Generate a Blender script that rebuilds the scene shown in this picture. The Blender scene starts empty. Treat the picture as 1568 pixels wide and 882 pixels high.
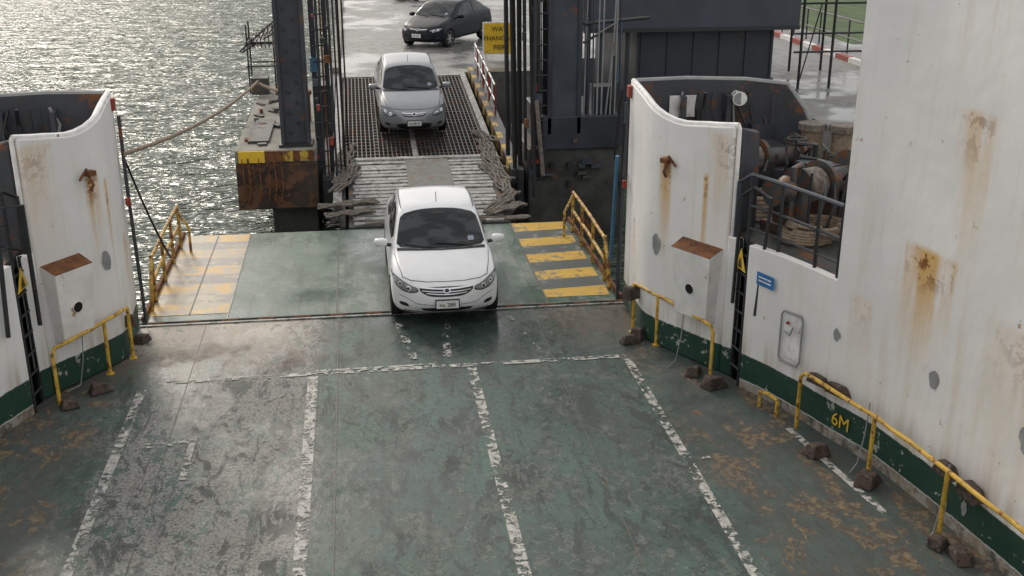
import bpy, bmesh, math, random
from mathutils import Vector, Matrix
from mathutils.bvhtree import BVHTree
random.seed(7)
S=bpy.context.scene
CX=0.31
# ------------------------------------------------------------------ node helper
class N:
    def __init__(s,name,color=(.5,.5,.5),rough=.6,metal=0.0,spec=.5):
        s.m=bpy.data.materials.new(name); s.m.use_nodes=True
        s.t=s.m.node_tree; s.b=s.t.nodes['Principled BSDF']; s.out=s.t.nodes['Material Output']
        s.b.inputs['Base Color'].default_value=(*color,1)
        s.b.inputs['Roughness'].default_value=rough
        s.b.inputs['Metallic'].default_value=metal
        s.b.inputs['Specular IOR Level'].default_value=spec
        s.g=s.t.nodes.new('ShaderNodeNewGeometry')
        s.sx=s.t.nodes.new('ShaderNodeSeparateXYZ'); s.t.links.new(s.g.outputs['Position'],s.sx.inputs[0])
        s.P=s.g.outputs['Position']; s.X=s.sx.outputs[0]; s.Y=s.sx.outputs[1]; s.Z=s.sx.outputs[2]
    def set(s,inp,v):
        if isinstance(v,bpy.types.NodeSocket): s.t.links.new(v,inp)
        elif isinstance(v,(tuple,list)) and len(v)==3 and inp.type=='RGBA': inp.default_value=(*v,1)
        else: inp.default_value=v
    def obj(s):
        n=s.t.nodes.new('ShaderNodeTexCoord'); return n.outputs['Object']
    def scale(s,vec,sc,off=(0,0,0)):
        n=s.t.nodes.new('ShaderNodeMapping'); s.t.links.new(vec,n.inputs[0]); n.inputs['Scale'].default_value=sc; n.inputs['Location'].default_value=off
        return n.outputs[0]
    def noise(s,sc,det=4,rough=.55,vec=None,dist=0,stretch=None,off=(0,0,0)):
        n=s.t.nodes.new('ShaderNodeTexNoise'); v=vec or s.P
        if stretch or off!=(0,0,0): v=s.scale(v,stretch or (1,1,1),off)
        s.t.links.new(v,n.inputs['Vector']); n.inputs['Scale'].default_value=sc; n.inputs['Detail'].default_value=min(det,5)
        n.inputs['Roughness'].default_value=rough; n.inputs['Distortion'].default_value=dist
        return n.outputs[0]
    def math(s,op,a,b=0.0,c=None,clamp=False):
        n=s.t.nodes.new('ShaderNodeMath'); n.operation=op; n.use_clamp=clamp
        s.set(n.inputs[0],a); s.set(n.inputs[1],b)
        if c is not None: s.set(n.inputs[2],c)
        return n.outputs[0]
    def step(s,v,lo,hi,a=0.0,b=1.0):
        n=s.t.nodes.new('ShaderNodeMapRange'); n.interpolation_type='SMOOTHSTEP'
        s.set(n.inputs[0],v); n.inputs[1].default_value=lo; n.inputs[2].default_value=hi
        n.inputs[3].default_value=a; n.inputs[4].default_value=b
        return n.outputs[0]
    def mix(s,f,a,b):
        n=s.t.nodes.new('ShaderNodeMix'); n.data_type='RGBA'
        s.set(n.inputs[0],f); s.set(n.inputs[6],a); s.set(n.inputs[7],b)
        return n.outputs[2]
    def mul(s,*a):
        r=a[0]
        for q in a[1:]: r=s.math('MULTIPLY',r,q)
        return r
    def color(s,v): s.set(s.b.inputs['Base Color'],v)
    def rough(s,v): s.set(s.b.inputs['Roughness'],v)
    def bump(s,h,st=.3,d=.02):
        n=s.t.nodes.new('ShaderNodeBump'); n.inputs['Strength'].default_value=st; n.inputs['Distance'].default_value=d
        s.t.links.new(h,n.inputs['Height']); s.t.links.new(n.outputs[0],s.b.inputs['Normal'])
    def alpha(s,v): s.set(s.b.inputs['Alpha'],v)

def simple(name,c,rough=.55,metal=0,var=.25,sc=3,rust=0.0,bump=0.0,rustc=(.16,.06,.02)):
    n=N(name,c,rough,metal)
    a=n.noise(sc,5,.65); f=n.step(a,.3,.7)
    dark=tuple(x*(1-var) for x in c); lite=tuple(min(1,x*(1+var*.6)) for x in c)
    col=n.mix(f,dark,lite)
    if rust>0:
        r=n.noise(sc*1.7,5,.7,off=(3.1,7.7,1.3)); th=.66-rust*.3
        col=n.mix(n.step(r,th,th+.08),col,rustc)
    n.color(col)
    n.rough(n.step(a,.2,.8,max(.05,rough-.12),min(1,rough+.12)))
    if bump>0: n.bump(n.noise(sc*6,3),bump,.02)
    return n.m

# ------------------------------------------------------------------ mesh builder
def empty(name,loc=(0,0,0)):
    e=bpy.data.objects.new(name,None); e.location=loc; S.collection.objects.link(e); return e
class MB:
    def __init__(s): s.v=[];s.f=[];s.mi=[];s.mats=[]
    def mat(s,m):
        if m not in s.mats: s.mats.append(m)
        return s.mats.index(m)
    def add(s,vs,fs,m):
        b=len(s.v); k=s.mat(m); s.v+= [tuple(q) for q in vs]
        for f in fs: s.f.append([b+i for i in f]); s.mi.append(k)
    def box(s,a,b,m,rot=None,c=None):
        x0,y0,z0=a;x1,y1,z1=b
        vs=[Vector(p) for p in [(x0,y0,z0),(x1,y0,z0),(x1,y1,z0),(x0,y1,z0),(x0,y0,z1),(x1,y0,z1),(x1,y1,z1),(x0,y1,z1)]]
        if rot is not None:
            c=Vector(c) if c else sum(vs,Vector())/8
            R=rot if isinstance(rot,Matrix) else Matrix.Rotation(rot,3,'Z')
            vs=[R@(v-c)+c for v in vs]
        s.add(vs,[(0,3,2,1),(4,5,6,7),(0,1,5,4),(1,2,6,5),(2,3,7,6),(3,0,4,7)],m)
    def tube(s,pts,r,m,seg=8,r2=None,cap=True):
        pts=[Vector(p) for p in pts]; n=len(pts); vs=[];fs=[]
        up=Vector((0,0,1)); 
        for i,p in enumerate(pts):
            d=(pts[min(i+1,n-1)]-pts[max(i-1,0)]).normalized()
            u=up if abs(d.dot(up))<.9 else Vector((0,1,0))
            a=d.cross(u).normalized(); b=d.cross(a).normalized()
            rr=r if r2 is None else r+(r2-r)*i/(n-1)
            for k in range(seg):
                t=2*math.pi*k/seg; vs.append(p+a*math.cos(t)*rr+b*math.sin(t)*rr)
        for i in range(n-1):
            best=0;bd=1e9
            for k in range(seg):
                q=(vs[(i+1)*seg+k]-pts[i+1])-(vs[i*seg]-pts[i])
                if q.length<bd: bd=q.length;best=k
            flip=1
            if seg>2:
                q1=((vs[(i+1)*seg+(best+1)%seg]-pts[i+1])-(vs[i*seg+1]-pts[i])).length
                q2=((vs[(i+1)*seg+(best-1)%seg]-pts[i+1])-(vs[i*seg+1]-pts[i])).length
                if q2<q1: flip=-1
            ring=[vs[(i+1)*seg+(best+flip*k)%seg] for k in range(seg)]
            vs[(i+1)*seg:(i+2)*seg]=ring
            for k in range(seg):
                j=(k+1)%seg
                fs.append((i*seg+k,i*seg+j,(i+1)*seg+j,(i+1)*seg+k))
        if cap: fs.append(tuple(range(seg))); fs.append(tuple(reversed(range((n-1)*seg,n*seg))))
        s.add(vs,fs,m)
    def prism(s,poly,z0,z1,m):
        n=len(poly); vs=[(x,y,z0) for x,y in poly]+[(x,y,z1) for x,y in poly]
        fs=[tuple(reversed(range(n))),tuple(range(n,2*n))]+[(i,(i+1)%n,n+(i+1)%n,n+i) for i in range(n)]
        s.add(vs,fs,m)
    def wall(s,path,th,z0,m,inner=1):
        n=len(path); vs=[];fs=[]
        for i,(x,y,zt) in enumerate(path):
            a=Vector(path[max(i-1,0)][:2]); b=Vector(path[min(i+1,n-1)][:2]); d=(b-a).normalized()
            nx,ny=-d.y*inner,d.x*inner
            vs+=[(x,y,z0),(x,y,zt),(x+nx*th,y+ny*th,zt),(x+nx*th,y+ny*th,z0)]
        for i in range(n-1):
            a=i*4;b=a+4
            fs+=[(a,b,b+1,a+1),(a+1,b+1,b+2,a+2),(a+2,b+2,b+3,a+3),(a+3,b+3,b,a)]
        fs+=[(0,1,2,3),(4*n-1,4*n-2,4*n-3,4*n-4)]
        s.add(vs,fs,m)
    def disc(s,c,nrm,r,m,seg=20):
        c=Vector(c);nrm=Vector(nrm).normalized();u=Vector((0,0,1)) if abs(nrm.z)<.9 else Vector((0,1,0))
        a=nrm.cross(u).normalized();b=nrm.cross(a)
        s.add([c+a*math.cos(6.2832*k/seg)*r+b*math.sin(6.2832*k/seg)*r for k in range(seg)],[tuple(range(seg))],m)
    def done(s,name,parent=None,bevel=0,smooth=False,loc=None,recalc=True):
        me=bpy.data.meshes.new(name); me.from_pydata(s.v,[],s.f)
        for m in s.mats: me.materials.append(m)
        me.polygons.foreach_set('material_index',s.mi)
        if recalc:
            bm=bmesh.new(); bm.from_mesh(me); bmesh.ops.recalc_face_normals(bm,faces=bm.faces); bm.to_mesh(me); bm.free()
        o=bpy.data.objects.new(name,me); S.collection.objects.link(o)
        if parent: o.parent=parent
        if loc: o.location=loc
        if smooth:
            me.polygons.foreach_set('use_smooth',[True]*len(me.polygons))
            me.set_sharp_from_angle(angle=math.radians(40))
        if bevel>0:
            md=o.modifiers.new('b','BEVEL'); md.width=bevel; md.segments=2; md.limit_method='ANGLE'; md.angle_limit=math.radians(40)
        return o
def text(body,size,m,loc,rot,parent,name='lettering'):
    t=bpy.data.curves.new(name,'FONT'); t.body=body; t.size=size; t.align_x='CENTER'; t.align_y='CENTER'; t.extrude=.002; t.materials.append(m)
    o=bpy.data.objects.new(name,t); o.location=loc; o.rotation_euler=rot; S.collection.objects.link(o); o.parent=parent; return o

# ------------------------------------------------------------------ materials
def deck_material():
    n=N('deck_paint',spec=.42)
    big=n.noise(.5,4,.6); med=n.noise(1.9,5,.7,stretch=(1,.6,1),dist=.6); fin=n.noise(8,5,.75,stretch=(1,.7,1),dist=.4); f2=n.noise(30,4,.7)
    green=n.mix(n.step(big,.35,.65),(.052,.086,.072),(.075,.130,.108))
    green=n.mix(n.step(med,.42,.6),green,(.060,.078,.070))
    left=n.mul(n.step(n.X,-.95,-.55,1,0),n.step(n.X,-3.3,-2.7,.2,1))
    v=n.math('ADD',n.math('MULTIPLY',fin,.62),n.math('MULTIPLY',med,.38))
    v=n.math('ADD',v,n.math('MULTIPLY',n.math('SUBTRACT',f2,.5),.22))
    v=n.math('ADD',v,n.math('MULTIPLY',left,.080)); v=n.math('ADD',v,n.math('MULTIPLY',n.math('SUBTRACT',big,.5),.18))
    wear=n.step(v,.525,.56)
    grey=n.mix(n.step(f2,.35,.65),(.15,.145,.135),(.34,.33,.305))
    col=n.mix(n.mul(wear,n.math('ADD',n.math('MULTIPLY',left,.56),.32)),green,grey)
    dk=n.noise(3.6,5,.78,off=(5,2,0),stretch=(1,.4,1),dist=.8)
    col=n.mix(n.mul(n.step(dk,.53,.57),.72),col,(.033,.040,.036))
    dk2=n.noise(11,5,.7,off=(2,7,0)); col=n.mix(n.mul(n.step(dk2,.57,.61),.7),col,(.03,.036,.033))
    sc=n.noise(5,3,.6,stretch=(1,.06,1),off=(3,0,0)); col=n.mix(n.mul(n.step(sc,.56,.66),.35),col,(.04,.05,.045))
    edge=n.math('ADD',n.step(n.X,3.5,4.2),n.step(n.X,-3.7,-3.2,1,0),clamp=True)
    col=n.mix(n.math('MULTIPLY',edge,n.step(med,.3,.62,.45,.95)),col,(.068,.074,.068))
    rust=n.mul(n.step(n.math('ADD',med,n.math('MULTIPLY',n.math('SUBTRACT',big,.5),.4)),.53,.57),edge,n.step(fin,.44,.52,.05,1))
    col=n.mix(n.math('MULTIPLY',rust,.8),col,n.mix(n.step(dk2,.4,.6),(.085,.050,.032),(.235,.175,.10)))
    far=n.mul(n.step(n.Y,14.4,15.6),n.step(n.X,2.2,3.4),n.step(med,.35,.55,.4,1))
    col=n.mix(n.math('MULTIPLY',far,.6),col,(.125,.09,.062))
    br=n.mul(n.step(n.Y,14.2,15.0),n.step(n.X,-.3,-1.3),n.step(dk,.46,.5),.75)
    col=n.mix(br,col,(.12,.09,.07))
    gl=n.mul(n.step(n.Y,14.9,16.2),n.step(n.X,-.4,-2.0),n.step(v,.48,.51))
    col=n.mix(n.math('MULTIPLY',gl,.85),col,(.45,.40,.34))
    roadway=n.mul(n.step(n.X,-.2,.6),n.step(n.X,2.0,2.7,1,0),n.step(n.Y,13.9,15.4))
    col=n.mix(n.math('MULTIPLY',roadway,.72),col,(.022,.033,.029))  # wet deck ahead of the car, its shadow and dark reflection painted in
    n.color(col)
    ro=n.step(big,.40,.58,.36,.64)
    ro=n.math('ADD',ro,n.math('MULTIPLY',n.math('SUBTRACT',v,.5),1.2)); ro=n.math('SUBTRACT',ro,n.math('MULTIPLY',roadway,.30)); n.rough(n.math('MAXIMUM',ro,.13))
    n.bump(fin,.35,.012)
    return n.m
def ramp_material():
    n=N('ramp_paint',spec=.4)
    big=n.noise(.7,4,.6,off=(2,0,0)); med=n.noise(2.4,5,.7,stretch=(1,.6,1),dist=.5); fin=n.noise(9,5,.75)
    v=n.math('ADD',n.math('MULTIPLY',fin,.5),n.math('MULTIPLY',med,.5))
    col=n.mix(n.step(big,.35,.65),(.068,.112,.085),(.105,.155,.125))
    rightside=n.step(n.X,-.7,-.3,.5,1)
    col=n.mix(n.mul(n.step(v,.495,.525),.7,rightside),col,(.24,.265,.24))
    col=n.mix(n.math('MULTIPLY',n.step(fin,.54,.6),.6),col,(.045,.06,.05))
    sc=n.noise(5,3,.6,stretch=(1,.08,1),off=(3,0,0)); col=n.mix(n.mul(n.step(sc,.54,.66),.5),col,(.05,.065,.055))
    roadway=n.mul(n.step(n.X,.0,.5),n.step(n.X,2.1,2.7,1,0)); col=n.mix(n.math('MULTIPLY',roadway,.45),col,(.03,.05,.042))  # darker strip along the car lane of the ramp
    n.color(col); n.rough(n.step(big,.38,.6,.26,.5)); n.bump(fin,.2,.01)
    return n.m
def white_wall(name,band=(.14,.5),spots=(),rustamt=.5):
    n=N(name,rough=.5,spec=.35)
    big=n.noise(.7,3,.6); fin=n.noise(6,5,.72); st=n.noise(2.4,5,.65,stretch=(1.6,1.6,.16)); st2=n.noise(9,4,.6,stretch=(1,1,.08),off=(3,1,0))
    col=n.mix(n.step(big,.3,.7),(.73,.72,.70),(.81,.80,.775))
    col=n.mix(n.math('MULTIPLY',n.step(st,.5,.75),.4),col,(.60,.50,.34))
    col=n.mix(n.math('MULTIPLY',n.step(st2,.55,.8),.22),col,(.46,.43,.38))
    col=n.mix(n.mul(n.step(fin,.66,.70),.7),col,(.3,.14,.05))
    col=n.mix(n.mul(n.step(fin,.30,.36,1,0),.25),col,(.5,.49,.46))
    A=n.Y
    for (a0,z0,w,l,s) in spots:
        da=n.math('ABSOLUTE',n.math('SUBTRACT',A,a0)); wob=n.math('MULTIPLY',n.math('SUBTRACT',st2,.5),w*1.2)
        fa=n.step(n.math('ADD',da,wob),w*.15,w,1,0)
        fz=n.math('MULTIPLY',n.step(n.Z,z0-l,z0),n.step(n.Z,z0,z0+.10,1,0))
        m1=n.mul(fa,fz,n.step(st,.30,.56),s)
        col=n.mix(m1,col,(.62,.38,.13))
        core=n.mul(n.step(n.math('ADD',da,wob),0,w*.9,1,0),n.step(n.Z,z0-l*.35,z0-l*.05),n.step(n.Z,z0-.02,z0+.06,1,0),n.step(fin,.50,.56),s)
        col=n.mix(core,col,(.20,.075,.02))
    wz=n.math('ADD',n.Z,n.math('MULTIPLY',n.math('SUBTRACT',fin,.5),.05))
    g=n.mul(n.step(wz,band[0]-.01,band[0]+.01),n.step(wz,band[1]-.01,band[1]+.01,1,0))
    gw=n.step(n.math('ADD',fin,n.math('MULTIPLY',big,.25)),.73,.76)
    col=n.mix(g,col,n.mix(gw,(.018,.055,.038),(.36,.37,.33)))
    low=n.step(wz,band[0]-.02,band[0],1,0)
    col=n.mix(low,col,n.mix(n.step(fin,.4,.6),(.10,.095,.08),(.33,.32,.29)))
    grime=n.mul(n.step(wz,band[1],band[1]+.5,1,0),n.step(st,.4,.65),.5); col=n.mix(n.mul(grime,n.math('SUBTRACT',1.0,g)),col,(.34,.27,.19))
    n.color(col); n.rough(n.step(fin,.3,.7,.42,.6)); n.bump(n.noise(1.6,3),.3,.07)
    return n.m
M={}
M['deck']=deck_material(); M['ramp']=ramp_material()
M['wall_r']=white_wall('white_painted_steel',spots=[(10.35,2.75,.55,1.5,1.0),(9.9,4.3,.4,2.0,.5),(8.9,2.4,.6,2.2,.3),(11.3,1.9,.25,1.4,.3)])
M['cheek']=white_wall('white_painted_bulwark',band=(-.1,.42),spots=[(14.72,2.78,.15,1.6,1.0),(14.05,2.7,.06,2.2,.9),(15.9,1.6,.2,1.2,.6),(13.75,3.3,.3,2.2,.45)])
M['cheek_l']=white_wall('white_painted_bulwark_port',band=(-.1,.42),spots=[(15.05,2.78,.14,1.7,1.0),(15.3,2.6,.06,1.6,.8),(16.1,1.6,.2,1.2,.6),(14.35,3.3,.3,2.2,.4)])
def paint(name,c,wear=.5,under=(.16,.17,.16),sc=6,stretch=(1,1,1)):
    n=N(name,spec=.4); a=n.noise(sc,5,.72,stretch=stretch); b=n.noise(sc*.25,4,.6,off=(3,3,3))
    v=n.math('ADD',n.math('MULTIPLY',a,.6),n.math('MULTIPLY',b,.4)); th=.60-.16*wear
    col=n.mix(n.step(b,.3,.7),tuple(x*.8 for x in c),c)
    n.color(n.mix(n.step(v,th,th+.05),col,under)); n.rough(.5); n.bump(a,.2,.01); return n.m
def worn_line(name,c,amt):
    n=N(name,c,.6,0,.3); a=n.noise(10,5,.75,dist=.5); b=n.noise(1.7,3,.6,off=(1,5,0))
    v=n.math('ADD',n.math('MULTIPLY',a,.62),n.math('MULTIPLY',b,.38))
    n.color(n.mix(n.step(a,.3,.6),tuple(x*1.1 for x in c),tuple(x*.6 for x in c))); n.alpha(n.step(v,amt,amt+.03,1,0)); return n.m
M['line']=worn_line('worn_white_line_paint',(.52,.51,.47),.485)
M['linefaint']=worn_line('faded_white_line_paint',(.42,.42,.38),.445)
M['yellow_r']=paint('yellow_deck_paint',(.64,.40,.07),.6,(.22,.19,.13),5)
M['grey_r']=paint('grey_stripe_paint',(.10,.115,.11),.4,(.22,.22,.20),5)
M['grey_l']=paint('pale_grey_stripe_paint',(.30,.27,.245),.6,(.42,.36,.27),5)
M['yellow_l']=paint('faded_yellow_paint',(.64,.41,.14),.9,(.38,.33,.25),4)
M['yrail']=simple('yellow_rail_paint',(.60,.37,.05),.45,0,.3,6,.4)
M['yrust']=simple('rusty_yellow_rail',(.54,.33,.06),.55,0,.35,6,.6)
M['black']=simple('black_painted_steel',(.022,.024,.027),.45,0,.3,4,.1)
M['navy']=simple('navy_painted_steel',(.047,.057,.075),.45,0,.3,1.2,.12)
M['navyd']=simple('dark_navy_steel',(.03,.036,.047),.5,0,.3,.9,.05)
M['inner']=simple('dark_bulwark_interior',(.045,.05,.062),.5,0,.3,1.5,.3)
M['mdeck']=simple('mooring_deck_paint',(.055,.06,.056),.45,0,.4,2,.4)
M['gear']=simple('grey_deck_machinery',(.065,.07,.07),.5,0,.4,5,.5)
M['concrete']=simple('weathered_concrete',(.25,.235,.20),.8,0,.5,1.3,.35,.4,(.08,.07,.05))
M['conc_d']=simple('dark_wet_concrete',(.055,.055,.05),.6,0,.5,1.6,.3,.4)
M['ruststeel']=simple('rusty_steel_fender',(.045,.03,.022),.7,0,.5,2.0,.6,.4,(.12,.055,.025))
M['rust']=simple('rust',(.17,.065,.022),.85,0,.5,9,.4,.3,(.07,.03,.015))
M['wood']=simple('old_wood_block',(.085,.06,.045),.8,0,.5,7,.5,.5,(.03,.022,.02))
M['rope']=simple('mooring_rope',(.27,.21,.15),.9,0,.4,14,.2,.5,(.10,.08,.06))
M['ropeg']=simple('dirty_rope',(.19,.165,.14),.9,0,.5,12,.3,.5,(.07,.06,.05))
M['red']=simple('red_paint',(.33,.035,.025),.5,0,.4,9,.5)
M['blue']=simple('blue_paint',(.02,.16,.42),.4,0,.2,5)
M['bluehose']=simple('blue_hose',(.07,.18,.30),.5,0,.2,5)
M['greyst']=simple('galvanised_slats',(.30,.30,.285),.5,.1,.5,4,.45,.3,(.09,.08,.07))
M['seam']=simple('deck_weld_bead',(.12,.135,.12),.6,0,.5,5,.4)
M['gratem']=simple('grating_bars',(.085,.08,.075),.5,.3,.5,3,.4)
M['whitep']=simple('white_paint',(.74,.73,.71),.45,0,.2,5,.15)
M['patch']=simple('grey_primer_patch',(.26,.27,.27),.6,0,.2,5)
M['rubber']=simple('black_rubber',(.012,.012,.012),.75,0,.3,10)
M['yellow']=simple('bright_yellow',(.75,.48,.03),.5,0,.15,3,.08)
M['ygird']=simple('worn_hazard_yellow',(.50,.34,.05),.55,0,.4,3,.6)
M['grass']=simple('grass',(.06,.10,.03),.9,0,.5,1.5)
M['roofred']=simple('red_roof_sheet',(.22,.06,.045),.6,0,.3,2,.3)
M['cheekbox']=simple('white_box_paint',(.76,.75,.72),.5,0,.15,2,.12,0,(.35,.2,.08))
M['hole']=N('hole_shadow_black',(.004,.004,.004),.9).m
def wetground():
    n=N('wet_asphalt'); a=n.noise(.4,5,.62); b=n.noise(3,5,.7)
    col=n.mix(n.step(a,.35,.65),(.13,.13,.125),(.23,.225,.215)); col=n.mix(n.mul(n.step(b,.53,.6),.6),col,(.085,.085,.08))
    n.color(col); n.rough(n.step(a,.40,.56,.18,.6)); n.bump(b,.15,.01); return n.m
M['roadway']=wetground()
def water():
    n=N('sea_water',(.045,.07,.055),.08)
    w1=n.noise(.85,3,.6,stretch=(.45,1.25,1),dist=.5); w2=n.noise(3.0,2,.6,stretch=(.65,1.4,1),dist=.3)
    h=n.math('ADD',n.math('MULTIPLY',w1,1.0),n.math('MULTIPLY',w2,.22))
    n.color((.045,.068,.048))
    n.bump(h,1.0,.56); n.b.inputs['IOR'].default_value=1.33; return n.m
M['water']=water()
M['hillm']=simple('hill_forest',(.04,.065,.03),.95,0,.5,.05)

# ------------------------------------------------------------------ setting
b=MB(); b.add([(-1500,-900,-1.3),(1500,-900,-1.3),(1500,2500,-1.3),(-1500,2500,-1.3)],[(0,1,2,3)],M['water']); b.done('water')
b=MB(); vs=[];fs=[];nx,ny=60,8
for j in range(ny+1):
    for i in range(nx+1):
        xx=-900+i*30; yy=330+j*40
        h=(30+16*math.sin(i*.21)+9*math.sin(i*.57+1)+random.uniform(-2,2))*math.sin(math.pi*j/ny)**.8
        vs.append((xx,yy,h-1.8))
for j in range(ny):
    for i in range(nx):
        k=j*(nx+1)+i; fs.append((k,k+1,k+nx+2,k+nx+1))
b.add(vs,fs,M['hillm']); b.done('hill',smooth=True)

b=MB()
b.prism([(-.75,33.65),(6.5,33.65),(6.5,36),(10.9,36),(10.9,17.5),(90,17.5),(90,320),(-.75,320)],-2.5,1.1,M['roadway'])
b.done('pier')
b=MB()
for i in range(24):
    y0=22+i*1.0; b.box((15.55,y0,1.1),(15.75,y0+.99,1.25),M['whitep'] if i%2 else M['red'])
b.done('kerb')
b=MB(); b.add([(17.5,38,1.105),(60,38,1.105),(60,90,1.105),(17.5,90,1.105)],[(0,1,2,3)],M['grass']); b.done('grass')
b=MB(); b.box((-.74,33.7,1.1),(-.5,80,1.3),M['concrete']); b.done('pier_kerb')

# ------------------------------------------------------------------ ferry
def LX(sg):
    return (lambda x: x) if sg>0 else (lambda x: 2*CX-x)
def LY(sg):
    if sg>0: return lambda y:y
    def f(y):
        if y>=16.5: return y
        if y>=13.6: return 16.5-(16.5-y)*.82
        return y+.52*max(0,(y-10.5)/3.1)
    return f
base=[(4.12,16.55),(4.10,16.2),(4.085,15.85),(4.07,15.5),(4.06,15.2),(4.09,15.0),(4.16,14.82),(4.27,14.62),(4.36,14.46),(4.45,14.3),(4.55,14.12),(4.65,13.95),(4.81,13.67)]
aft=[(4.93,13.32),(5.14,12.75),(5.36,12.16),(5.5,11.7),(5.66,11.25),(5.79,10.82),(5.93,10.0),(6.1,8.7),(6.3,6.5),(6.45,3),(6.5,-4)]
poly=[(x+.06,y) for x,y in base+aft]; fl=LY(-1)
deckpoly=[(4.16,16.58)]+poly[1:]+[(2*CX-x,fl(y)) for x,y in reversed(poly[1:])]+[(2*CX-4.16,16.58)]
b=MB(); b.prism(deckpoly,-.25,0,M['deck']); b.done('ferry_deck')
b=MB(); b.box((-3.5,16.5,.004),(4.12,16.545,.022),M['greyst']); b.box((-3.5,16.585,-.25),(4.12,16.66,-.06),M['hole'])
for i in range(14):
    x0=-3.4+i*.56; b.tube([(x0,16.62,-.01),(x0+.26,16.62,-.01)],.035,M['rust'],8)
b.box((-3.5,16.66,.001),(4.12,16.69,.012),M['seam'])
b.done('ramp_hinge')

ZT=[3.60,3.585,3.565,3.535,3.50,3.455,3.405,3.365,3.36,3.38,3.41,3.43,3.475]
def side(sg):
    X=LX(sg); Y=LY(sg); inn=sg
    root=empty('ferry_bulwark')
    cm=M['cheek'] if sg>0 else M['cheek_l']
    P3=lambda x,y,z:(X(x),Y(y),z)
    b=MB()
    pth=[P3(x,y,z) for (x,y),z in zip(base,ZT)]
    b.wall(pth,.13,0,cm,inner=inn)
    b.wall([P3(4.95,13.72,3.44),P3(5.25,13.95,3.35),P3(5.35,14.1,2.6)],.1,2.0,M['inner'],inner=inn)
    b.wall([P3(4.81,13.67,2.0),P3(4.93,13.5,2.0)],.1,0,cm,inner=inn)
    b.done('cheek_plate',root,bevel=.03,smooth=True)
    b=MB()
    rim=[(x+.055*sg,y+.02,z+.0) for x,y,z in pth]; b.tube(rim,.045,M['whitep'],8)
    b.tube([P3(4.87,13.70,3.47),P3(4.875,13.67,3.44),P3(4.87,13.65,2.0),P3(4.85,13.66,.6)],.03,M['whitep'],8)
    b.done('top_rim',root,smooth=True)
    b=MB()
    out=[(4.22,16.62,3.6),(5.0,16.6,3.62),(5.9,16.5,3.6),(6.5,16.3,3.55),(6.75,16.15,3.2),(6.95,16.0,2.7),(7.3,15.7,2.35)]
    b.wall([(X(x),y,z) for x,y,z in out],.1,-1.6,M['inner'],inner=-inn)
    b.tube([(X(x),y-.05,z) for x,y,z in out],.045,M['patch'],8)
    low=[(7.3,15.7,2.2),(7.9,14.8,2.15),(8.3,13.0,2.1),(8.5,9,2.1),(8.6,-4,2.1)]
    b.wall([(X(x),y,z) for x,y,z in low],.12,-1.6,M['black'],inner=-inn)
    for x in (4.9,5.6,6.3): b.box((X(x)-.03,16.25,2.0),(X(x)+.03,16.5,3.4),M['inner'])
    b.done('outer_shell',root,smooth=True)
    b=MB()
    wl=[(4.93,13.16),(5.14,12.75),(5.36,12.16),(5.5,11.70)]
    b.wall([P3(x,y,2.02) for x,y in wl],.12,0,M['wall_r'],inner=inn)
    b.done('inner_wall',root,bevel=.01,smooth=True)
    b=MB()
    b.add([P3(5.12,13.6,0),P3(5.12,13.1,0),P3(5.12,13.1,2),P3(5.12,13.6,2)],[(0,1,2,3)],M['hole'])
    for i in range(7): b.tube([P3(4.93,13.55,.2+i*.27),P3(4.97,13.2,.2+i*.27)],.018,M['black'],6)
    for yy in (13.53,13.2): b.tube([P3(4.94,yy,0),P3(4.95,yy,2.0)],.03,M['black'],6)
    b.add([P3(4.90,13.55,1.62),P3(4.92,13.2,1.62),P3(4.91,13.38,1.92)],[(0,1,2)],M['yellow'])
    b.add([P3(4.893,13.43,1.65),P3(4.903,13.32,1.65),P3(4.898,13.38,1.80)],[(0,1,2)],M['black'])
    b.done('ladder',root)
    b=MB()
    dp=[(X(x),Y(y)) for x,y in [(4.24,16.5),(4.22,15.2),(4.4,14.7),(5.0,13.7),(5.05,13.2),(5.26,12.75),(5.48,12.16),(5.6,11.7),(5.9,10.9),(6.2,8.7),(6.6,-4),(8.55,-4),(8.45,9),(8.25,13),(7.85,14.75),(7.3,15.6),(6.5,16.2),(5.9,16.4)]]
    b.prism(dp,1.85,2.0,M['mdeck']); b.done('mooring_deck',root)
    b=MB()
    A=Vector(P3(4.27,14.62,0)); C=Vector(P3(4.85,13.6,0)); dd=(C-A).normalized(); nn2=Vector((dd.y,-dd.x,0)); 
    if nn2.x*sg>0: nn2=-nn2
    LL=(C-A).length
    def onp(t,off,z):
        p=A+dd*LL*t+nn2*off; return (p.x,p.y,z)
    q=[onp(.24,-.02,1.80),onp(.88,-.02,1.80),onp(.88,.26,1.70),onp(.26,.26,1.70),onp(.30,-.02,.72),onp(.82,-.02,.70),onp(.82,.19,.74),onp(.32,.19,.74)]
    b.add(q,[(0,1,2,3)],M['rust']); b.add(q,[(3,2,6,7),(0,3,7,4),(1,5,6,2),(4,7,6,5)],M['cheekbox'])
    b.done('fairlead_box',root,bevel=.012)
    b=MB()
    p=[Vector(v) for v in q]
    def facept(a,bb):
        t=p[3].lerp(p[2],a); l=p[7].lerp(p[6],a); return t.lerp(l,bb)
    c=facept(.5,.55); nn=(facept(1,.4)-facept(0,.4)).cross(facept(.5,0)-facept(.5,1)).normalized()
    if nn.y>0: nn=-nn
    b.tube([c-nn*.03,c+nn*.010],.08,M['whitep'],20); b.tube([c-nn*.02,c+nn*.016],.07,M['hole'],20)
    c=(p[3].lerp(p[0],.5)).lerp(p[7].lerp(p[4],.5),.2); nn=(p[0]-p[3]).cross(p[7]-p[3]).normalized()
    if nn.y<0: nn=-nn
    b.tube([c-nn*.02,c+nn*.018],.07,M['hole'],20)
    b.done('fairlead_holes',root,smooth=True)
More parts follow.
